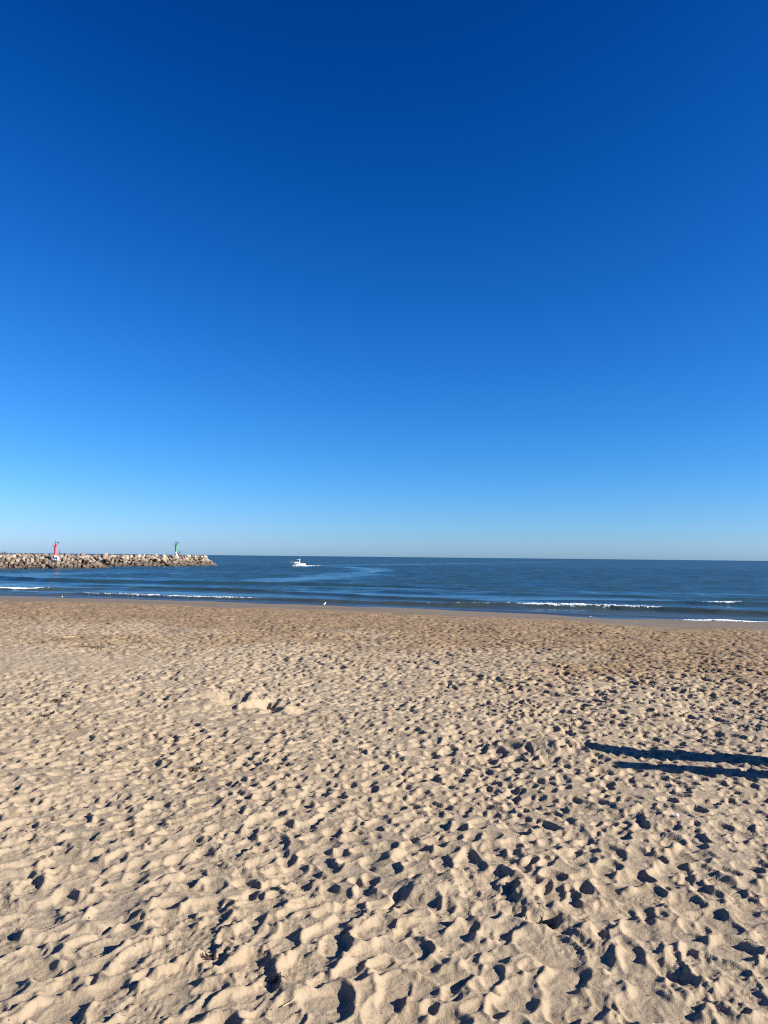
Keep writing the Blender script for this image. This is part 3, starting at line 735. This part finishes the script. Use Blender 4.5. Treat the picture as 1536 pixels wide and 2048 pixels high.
# ------------------------------------------------------------------ motor boat
m_gel = weathered('white_gelcoat', (0.83, 0.83, 0.80), 0.25, (0.6, 0.58, 0.52), 0.25, 1.5)
m_anti = weathered('antifouling', (0.05, 0.06, 0.09), 0.7)
m_win = new_mat('boat_window', (0.012, 0.016, 0.022), 0.06)
bt = empty('motor_boat', (-42.45, 385, 0.0), R(184)); bt.scale = (1.1, 1.1, 1.02); bt.location.z = 0.08; tag(bt, 'small white motor boat with cabin heading left near the breakwater', 'boat')
# local +x is the bow
st = [(-3.25, 1.08, 1.28, 0.95), (-2.0, 1.20, 1.25, 1.0), (-0.5, 1.26, 1.30, 1.0), (0.9, 1.18, 1.45, 0.95), (2.0, 0.90, 1.62, 0.78), (2.9, 0.46, 1.76, 0.42), (3.45, 0.06, 1.84, 0.05)]
rings = []
for x, b, sh, ch in st:
    kx = max(0.0, (x - 1.2)) * 0.42; keel = -0.30 + 0.10 * max(0, x - 1) ** 1.6
    rings.append([(x, -b, sh), (x - 0.02, -b * 0.97, sh * 0.7), (x - kx * 0.3, -b * ch * 0.95, 0.22 + 0.1 * max(0, x - 1)), (x - kx * 0.55, -b * ch * 0.75, -0.12 + keel * 0.3), (x - kx * 0.7, 0, keel),
                  (x - kx * 0.55, b * ch * 0.75, -0.12 + keel * 0.3), (x - kx * 0.3, b * ch * 0.95, 0.22 + 0.1 * max(0, x - 1)), (x - 0.02, b * 0.97, sh * 0.7), (x, b, sh)])
hull = MB().loft(rings).build('hull', m_gel, bt, False)
mb = MB()
for sgn in (-1, 1): mb.tube([(x, sgn * (b + 0.01), sh - 0.10) for x, b, sh, ch in st], 0.045, 6)
mb.build('rubbing_strake', m_grey, hull)
mb = MB()
for sgn in (-1, 1):
    V = [(x, sgn * b * 0.97, sh + dz) for x, b, sh, ch in st for dz in (-0.02, 0.14)]
    mb.tube([(x, sgn * b * 0.97, sh + 0.08) for x, b, sh, ch in st[:4]], 0.07, 6)
mb.build('gunwale', m_gel, hull)
# cabin: sloping windscreen forward
cab = []
for z, x0, x1, w in ((1.2, -0.75, 2.15, 0.86), (2.0, -0.72, 1.55, 0.82), (2.15, -0.70, 1.38, 0.80), (3.02, -0.60, 0.80, 0.72)):
    cab.append([(x0, -w, z), (x1, -w * 0.8, z), (x1 + 0.16, 0, z), (x1, w * 0.8, z), (x0, w, z)])
cabin = MB().loft(cab).build('cabin', m_gel, bt)
MB().loft([[(-0.95, -0.86, z), (0.92, -0.80, z), (1.24, 0, z), (0.92, 0.80, z), (-0.95, 0.86, z)] for z in (3.03, 3.14)]).build('cabin_roof', m_gel, bt)
for sgn in (-1, 1):
    y1, y0 = sgn * 0.825, sgn * 0.765
    MB().loft([[(-0.42, y1, 2.22), (0.32, y1 * 0.955, 2.22), (0.30, y0 * 0.955, 2.86), (-0.38, y0, 2.86)], [(-0.42, y1 + sgn * .03, 2.22), (0.32, y1 * 0.955 + sgn * .03, 2.22), (0.30, y0 * 0.955 + sgn * .03, 2.86), (-0.38, y0 + sgn * .03, 2.86)]]).build('side_window', m_win, cabin)
    MB().loft([[(0.50, y1 * 0.94, 2.22), (1.26, y1 * 0.84, 2.22), (0.80, y0 * 0.84, 2.88), (0.50, y0 * 0.93, 2.88)], [(0.50, y1 * 0.94 + sgn * .035, 2.22), (1.26, y1 * 0.84 + sgn * .035, 2.22), (0.80, y0 * 0.84 + sgn * .035, 2.88), (0.50, y0 * 0.93 + sgn * .035, 2.88)]]).build('quarter_window', m_win, cabin)
    MB().loft([[(1.42, sgn * 0.60, 2.2), (1.55, sgn * 0.05, 2.2), (1.03, sgn * 0.05, 2.95), (0.90, sgn * 0.56, 2.95)], [(1.46, sgn * 0.60, 2.22), (1.59, sgn * 0.05, 2.22), (1.07, sgn * 0.05, 2.97), (0.94, sgn * 0.56, 2.97)]]).build('windscreen', m_win, cabin)
mb = MB()
for sgn in (-1, 1):
    mb.tube([(1.6, sgn * 0.98, 1.6), (1.7, sgn * 0.95, 2.05), (2.9, sgn * 0.45, 2.22), (3.75, sgn * 0.08, 2.28)], 0.03, 6)
    for x, b, z in ((2.3, 0.72, 1.68), (2.95, 0.42, 1.78)): mb.tube([(x, sgn * b, z), (x, sgn * b, z + 0.45)], 0.025, 6)
mb.build('bow_rail', m_gel, bt)
MB().loft([[(x, -w, z), (x, w, z), (x, w, z + 0.1), (x, -w, z + 0.1)] for x, w, z in ((2.9, 0.30, 1.80), (3.9, 0.14, 1.88))]).build('bow_platform', m_gel, bt)
MB().tube([(-0.65, 0.3, 3.12), (-0.72, 0.3, 4.85)], [0.03, 0.012], 6).build('aerial', m_gel, bt)
MB().lathe([(0.22, 3.14), (0.26, 3.2), (0.22, 3.32), (0.05, 3.36)], 14, (-0.2, -0.2, 0)).build('radar_dome', m_gel, bt, True)
MB().box((-3.45, 0, 0.75), (0.5, 0.42, 0.7)).tube([(-3.5, 0, 0.5), (-3.5, 0, -0.35)], 0.09, 8).build('outboard_motor', m_dark, bt)
foam_heap('wake_foam', 'white churned water astern of the motor boat', [(-38.9 + random.random() ** 1.6 * 8.5, 386.0 + random.gauss(0.8, 0.7), 0.12 + random.random() * 0.2, random.uniform(0.14, 0.34)) for _ in range(150)])
foam_heap('bow_wave', 'white splash along the waterline of the motor boat', [(-45.2 + random.random() * 6.0, 383.75 + random.gauss(0, 0.15), 0.04 + random.random() * 0.08, random.uniform(0.10, 0.22)) for _ in range(80)])

# ------------------------------------------------------------------ gulls
m_plw = weathered('white_feathers', (0.80, 0.80, 0.79), 0.8, (0.55, 0.55, 0.55), 0.3, 20)
m_plg = weathered('grey_feathers', (0.10, 0.11, 0.13), 0.8, (0.05, 0.05, 0.06), 0.4, 20)
m_beak = new_mat('yellow_beak', (0.6, 0.32, 0.04), 0.5)
m_leg = new_mat('gull_leg', (0.45, 0.25, 0.12), 0.6)
def gull(label, x, y, rz, tilt=0.0, headz=0.30, k=1.0):
    z = float(sand_z(np.array([x]), np.array([y]))[0]); i = int(np.argmin(np.abs(ws - y))); j = int(np.argmin(np.abs(wf - x / ws[i])))
    g_ = empty('gull', (x, y, z), rz); tag(g_, label, 'gull', 'gulls at the water line'); g_.scale = (k, k, k)
    # body, neck and head as one surface, local +x forward
    sec = [(-0.27, 0.135, 0.012, 0.010), (-0.19, 0.145, 0.045, 0.034), (-0.08, 0.155, 0.080, 0.072), (0.03, 0.170, 0.090, 0.085), (0.11, 0.200, 0.072, 0.075), (0.145, 0.245, 0.046, 0.05), (0.155, headz, 0.040, 0.042), (0.185, headz + 0.035, 0.038, 0.036), (0.215, headz + 0.03, 0.022, 0.020)]
    rg_ = []
    for q, (x_, z_, wy, wz) in enumerate(sec):
        a = sec[max(q - 1, 0)]; b = sec[min(q + 1, len(sec) - 1)]
        tn = Vector((b[0] - a[0], 0, b[1] - a[1])).normalized(); nn = Vector((-tn.z, 0, tn.x))
        rg_.append([Vector((x_, 0, z_)) + Vector((0, 1, 0)) * wy * math.cos(6.2832 * s / 10) + nn * wz * math.sin(6.2832 * s / 10) for s in range(10)])
    body = MB().loft(rg_).build('body', m_plw, g_, True)
    for s in (-1, 1):
        w = []
        for (x_, z_, h_) in ((0.09, 0.205, 0.02), (0.03, 0.205, 0.055), (-0.10, 0.185, 0.06), (-0.22, 0.160, 0.035), (-0.36, 0.125, 0.008)):
            yo = s * (0.082 if x_ > -0.15 else 0.05 if x_ > -0.3 else 0.02)
            w.append([(x_, yo, z_ - h_), (x_, yo + s * 0.014, z_), (x_, yo * 0.5, z_ + h_ * 0.75), (x_, yo * 0.4, z_ + h_ * 0.2)])
        MB().loft(w).build('wing', m_plg, g_, True)
        leg = MB().tube([(0.0, s * 0.035, 0.11), (-0.01, s * 0.035, 0.05), (0.0, s * 0.035, 0.0)], 0.007, 6).build('leg', m_leg, g_)
        MB().add([(-0.01, s * 0.035, 0.012), (0.055, s * 0.035 - 0.03, 0.004), (0.062, s * 0.035, 0.006), (0.055, s * 0.035 + 0.03, 0.004), (0.0, s * 0.035, 0.0)], [(0, 1, 2), (0, 2, 3), (4, 2, 1), (4, 3, 2), (0, 4, 1), (0, 3, 4)]).build('foot', m_leg, leg)
        MB().lathe([(0.002, -0.004), (0.006, 0), (0.002, 0.004)], 8, (0.196, s * 0.033, headz + 0.045)).build('eye', m_dark, g_)
    MB().tube([(0.21, 0, headz + 0.028), (0.25, 0, headz + 0.024), (0.272, 0, headz + 0.012)], [0.013, 0.009, 0.003], 8).build('beak', m_beak, g_)
    return g_
gull('gull standing side on by the water below the middle of the bay', -6.1, 79.6, R(8))
gull('small gull at the water edge below the red lighthouse', -37.2, 89.6, R(-70), headz=0.26, k=0.85)
gull('gull standing by the shallow pool at the right of the shore', 18.1, 67.2, R(170), headz=0.24, k=0.85)

# ------------------------------------------------------------------ posts whose long shadows fall across the sand
m_wood = new_mat('weathered_timber', rough=0.85); t = NT(m_wood)
tc = t.scale(t.node('ShaderNodeTexCoord').outputs['Object'], (6, 6, 0.5))
t.put(t.b.inputs['Base Color'], t.mix(t.noise(tc, 2.5, 6, 0.65), (0.12, 0.075, 0.045, 1), (0.32, 0.24, 0.16, 1)))
t.put(t.b.inputs['Normal'], t.bump(t.noise(tc, 4, 5), 0.5, 0.02))
def post(label, tipx, tipy, h, w):
    dl = h / math.tan(SUN_EL); x, y = tipx + SUN_H.x * dl, tipy + SUN_H.y * dl
    r = empty('timber_post', (x, y, 0.95), math.atan2(SUN_H.y, SUN_H.x)); tag(r, label, 'post', 'posts at the right of the beach')
    for k in range(3):
        ww = w / 3
        MB().box((0.04 if k == 1 else 0, (k - 1) * ww, h / 2 - 0.2), (0.3, ww + (0.05 if k == 1 else -0.012), h + 0.3 - (0.03 if k != 1 else 0))).build('plank', m_wood, r)
    for z in (0.5, h - 0.5): MB().box((0.17, 0, z), (0.05, w * 0.96, 0.14)).build('iron_band', m_dark, r)
    return r
post('broad timber post beyond the right edge casting the upper of two long shadows', 4.12, 17.42, 3.6, 0.98)
post('narrower timber post beyond the right edge casting the lower long shadow', 4.62, 16.04, 3.45, 0.54)

# ------------------------------------------------------------------ small things left on the sand
m_weed = weathered('dry_seaweed', (0.045, 0.028, 0.016), 0.9, (0.10, 0.06, 0.03), 0.5, 12)
m_straw = weathered('straw', (0.52, 0.40, 0.22), 0.8, (0.3, 0.2, 0.1), 0.4, 10)
m_scrap = weathered('white_plastic', (0.75, 0.75, 0.73), 0.5)
def sz(x, y): return float(sand_z(np.array([float(x)]), np.array([float(y)]))[0])
def clump(label, x, y, w, n, mat, h=0.06):
    rg = random.Random(int(abs(x * 97 + y * 31))); mb = MB()
    z0 = sz(x, y)
    rows_ = []
    for q in range(n):
        a = rg.uniform(0, 6.28); px, py = rg.gauss(0, w * 0.30), rg.gauss(0, w * 0.17); l = rg.uniform(0.2, 0.5) * w
        if q < 1: px = py = 0; l = 1.1 * w; a = 0.15
        for k in range(4):
            rows_.append((px + math.cos(a) * l * (k / 3 - 0.5), py + math.sin(a) * l * (k / 3 - 0.5), rg.uniform(0.0, h))); a += rg.uniform(-0.4, 0.4) if q >= 3 else 0
    A_ = np.array(rows_); zz = sand_z(x + A_[:, 0], y + A_[:, 1]) - z0 + A_[:, 2]
    for q in range(n):
        mb.tube([(A_[4 * q + k, 0], A_[4 * q + k, 1], float(zz[4 * q + k])) for k in range(4)], rg.uniform(0.004, 0.010) * (0.6 + 0.7 * w), 5)
    return tag(mb.build('seaweed_clump', mat, None, False, (x, y, z0)), label, 'seaweed', 'dry seaweed on the sand')
clump('dark seaweed clump lying alone at left, left of the dug-over heap of sand', -9.2, 22.0, 0.34, 40, m_weed, 0.09)
clump('thin line of seaweed on the smooth sand at upper left', -13.1, 35.0, 1.0, 34, m_weed, 0.04)
clump('small brown seaweed tuft near the left edge below the lone clump', -8.7, 20.2, 0.26, 22, m_weed)
clump('dark seaweed streak on the sand at far right near the shore', 14.4, 35.0, 0.7, 34, m_weed)
clump('seaweed clump at right, above the long shadows', 9.1, 26.6, 0.5, 30, m_weed)
clump('dark crumbly weed in the deep hole at the right of the foreground', 1.9, 9.25, 0.22, 30, m_weed, 0.03)
clump('weed caught in a footprint at the lower left', -1.78, 8.3, 0.13, 26, m_weed, 0.02)
clump('small dark weed tuft near the bottom edge left of centre', -1.0, 7.85, 0.10, 22, m_weed, 0.02)
clump('small dark weed tuft in a footprint in the middle of the left half', -3.7, 15.5, 0.2, 24, m_weed, 0.03)
def stick(name, label, x, y, l, a, r, mat):
    pts = []
    for k in range(6):
        u = l * (k / 5 - 0.5); px, py = x + math.cos(a) * u, y + math.sin(a) * u + 0.03 * l * math.sin(k * 1.7)
        pts.append((px - x, py - y, max(sz(px, py), sz(x, y)) - sz(x, y) + r * 1.2))
    return tag(MB().tube(pts, [r * (1 - 0.1 * k) for k in range(6)], 7).build(name, mat, None, False, (x, y, sz(x, y))), label, 'stick')
stick('straw_stem', 'pale straw stem lying near the bottom edge left of centre', -0.82, 7.5, 0.22, R(50), 0.004, m_straw)
stick('driftwood_stick', 'pale driftwood stick on the flat sand at upper left', -15.7, 38.8, 0.7, R(50), 0.02, m_straw)
mb = MB(); rg = random.Random(5)
top_ = [(0.045 * math.cos(a) * rg.uniform(0.7, 1.2), 0.035 * math.sin(a) * rg.uniform(0.7, 1.2), 0.02 + rg.uniform(-0.012, 0.025)) for a in np.linspace(0, 5.7, 9)]
mb.loft([[(a, b, c - 0.006) for a, b, c in top_], top_])
tag(mb.build('plastic_scrap', m_scrap, None, False, (4.74, 12.6, sz(4.74, 12.6) + 0.01)), 'white scrap of litter in a footprint at the right', 'litter')
# crumbs of shell, weed and twigs strewn over the middle of the beach
mb = MB(); rg = random.Random(77)
cy = RNG.uniform(6.5, 58, 2600); cx = RNG.uniform(-0.6, 0.6, 2600) * (cy + 1); cz = sand_z(cx, cy)
for x, y, z in zip(cx.tolist(), cy.tolist(), cz.tolist()):
    s = rg.uniform(0.006, 0.018) * (0.6 + y * 0.03); a = rg.uniform(0, 6.28); c, d = math.cos(a) * s * rg.uniform(1, 3), math.sin(a) * s
    mb.add([(x - c, y - d, z), (x + d * .6, y - c * .4, z + s * .2), (x + c, y + d, z), (x, y, z + s * .8), (x - d * .6, y + c * .4, z)], [(0, 1, 3), (1, 2, 3), (2, 4, 3), (4, 0, 3)])
tag(mb.build('beach_crumbs', m_weed), 'tiny dark crumbs of weed and twig strewn over the sand', 'debris', kind='stuff')
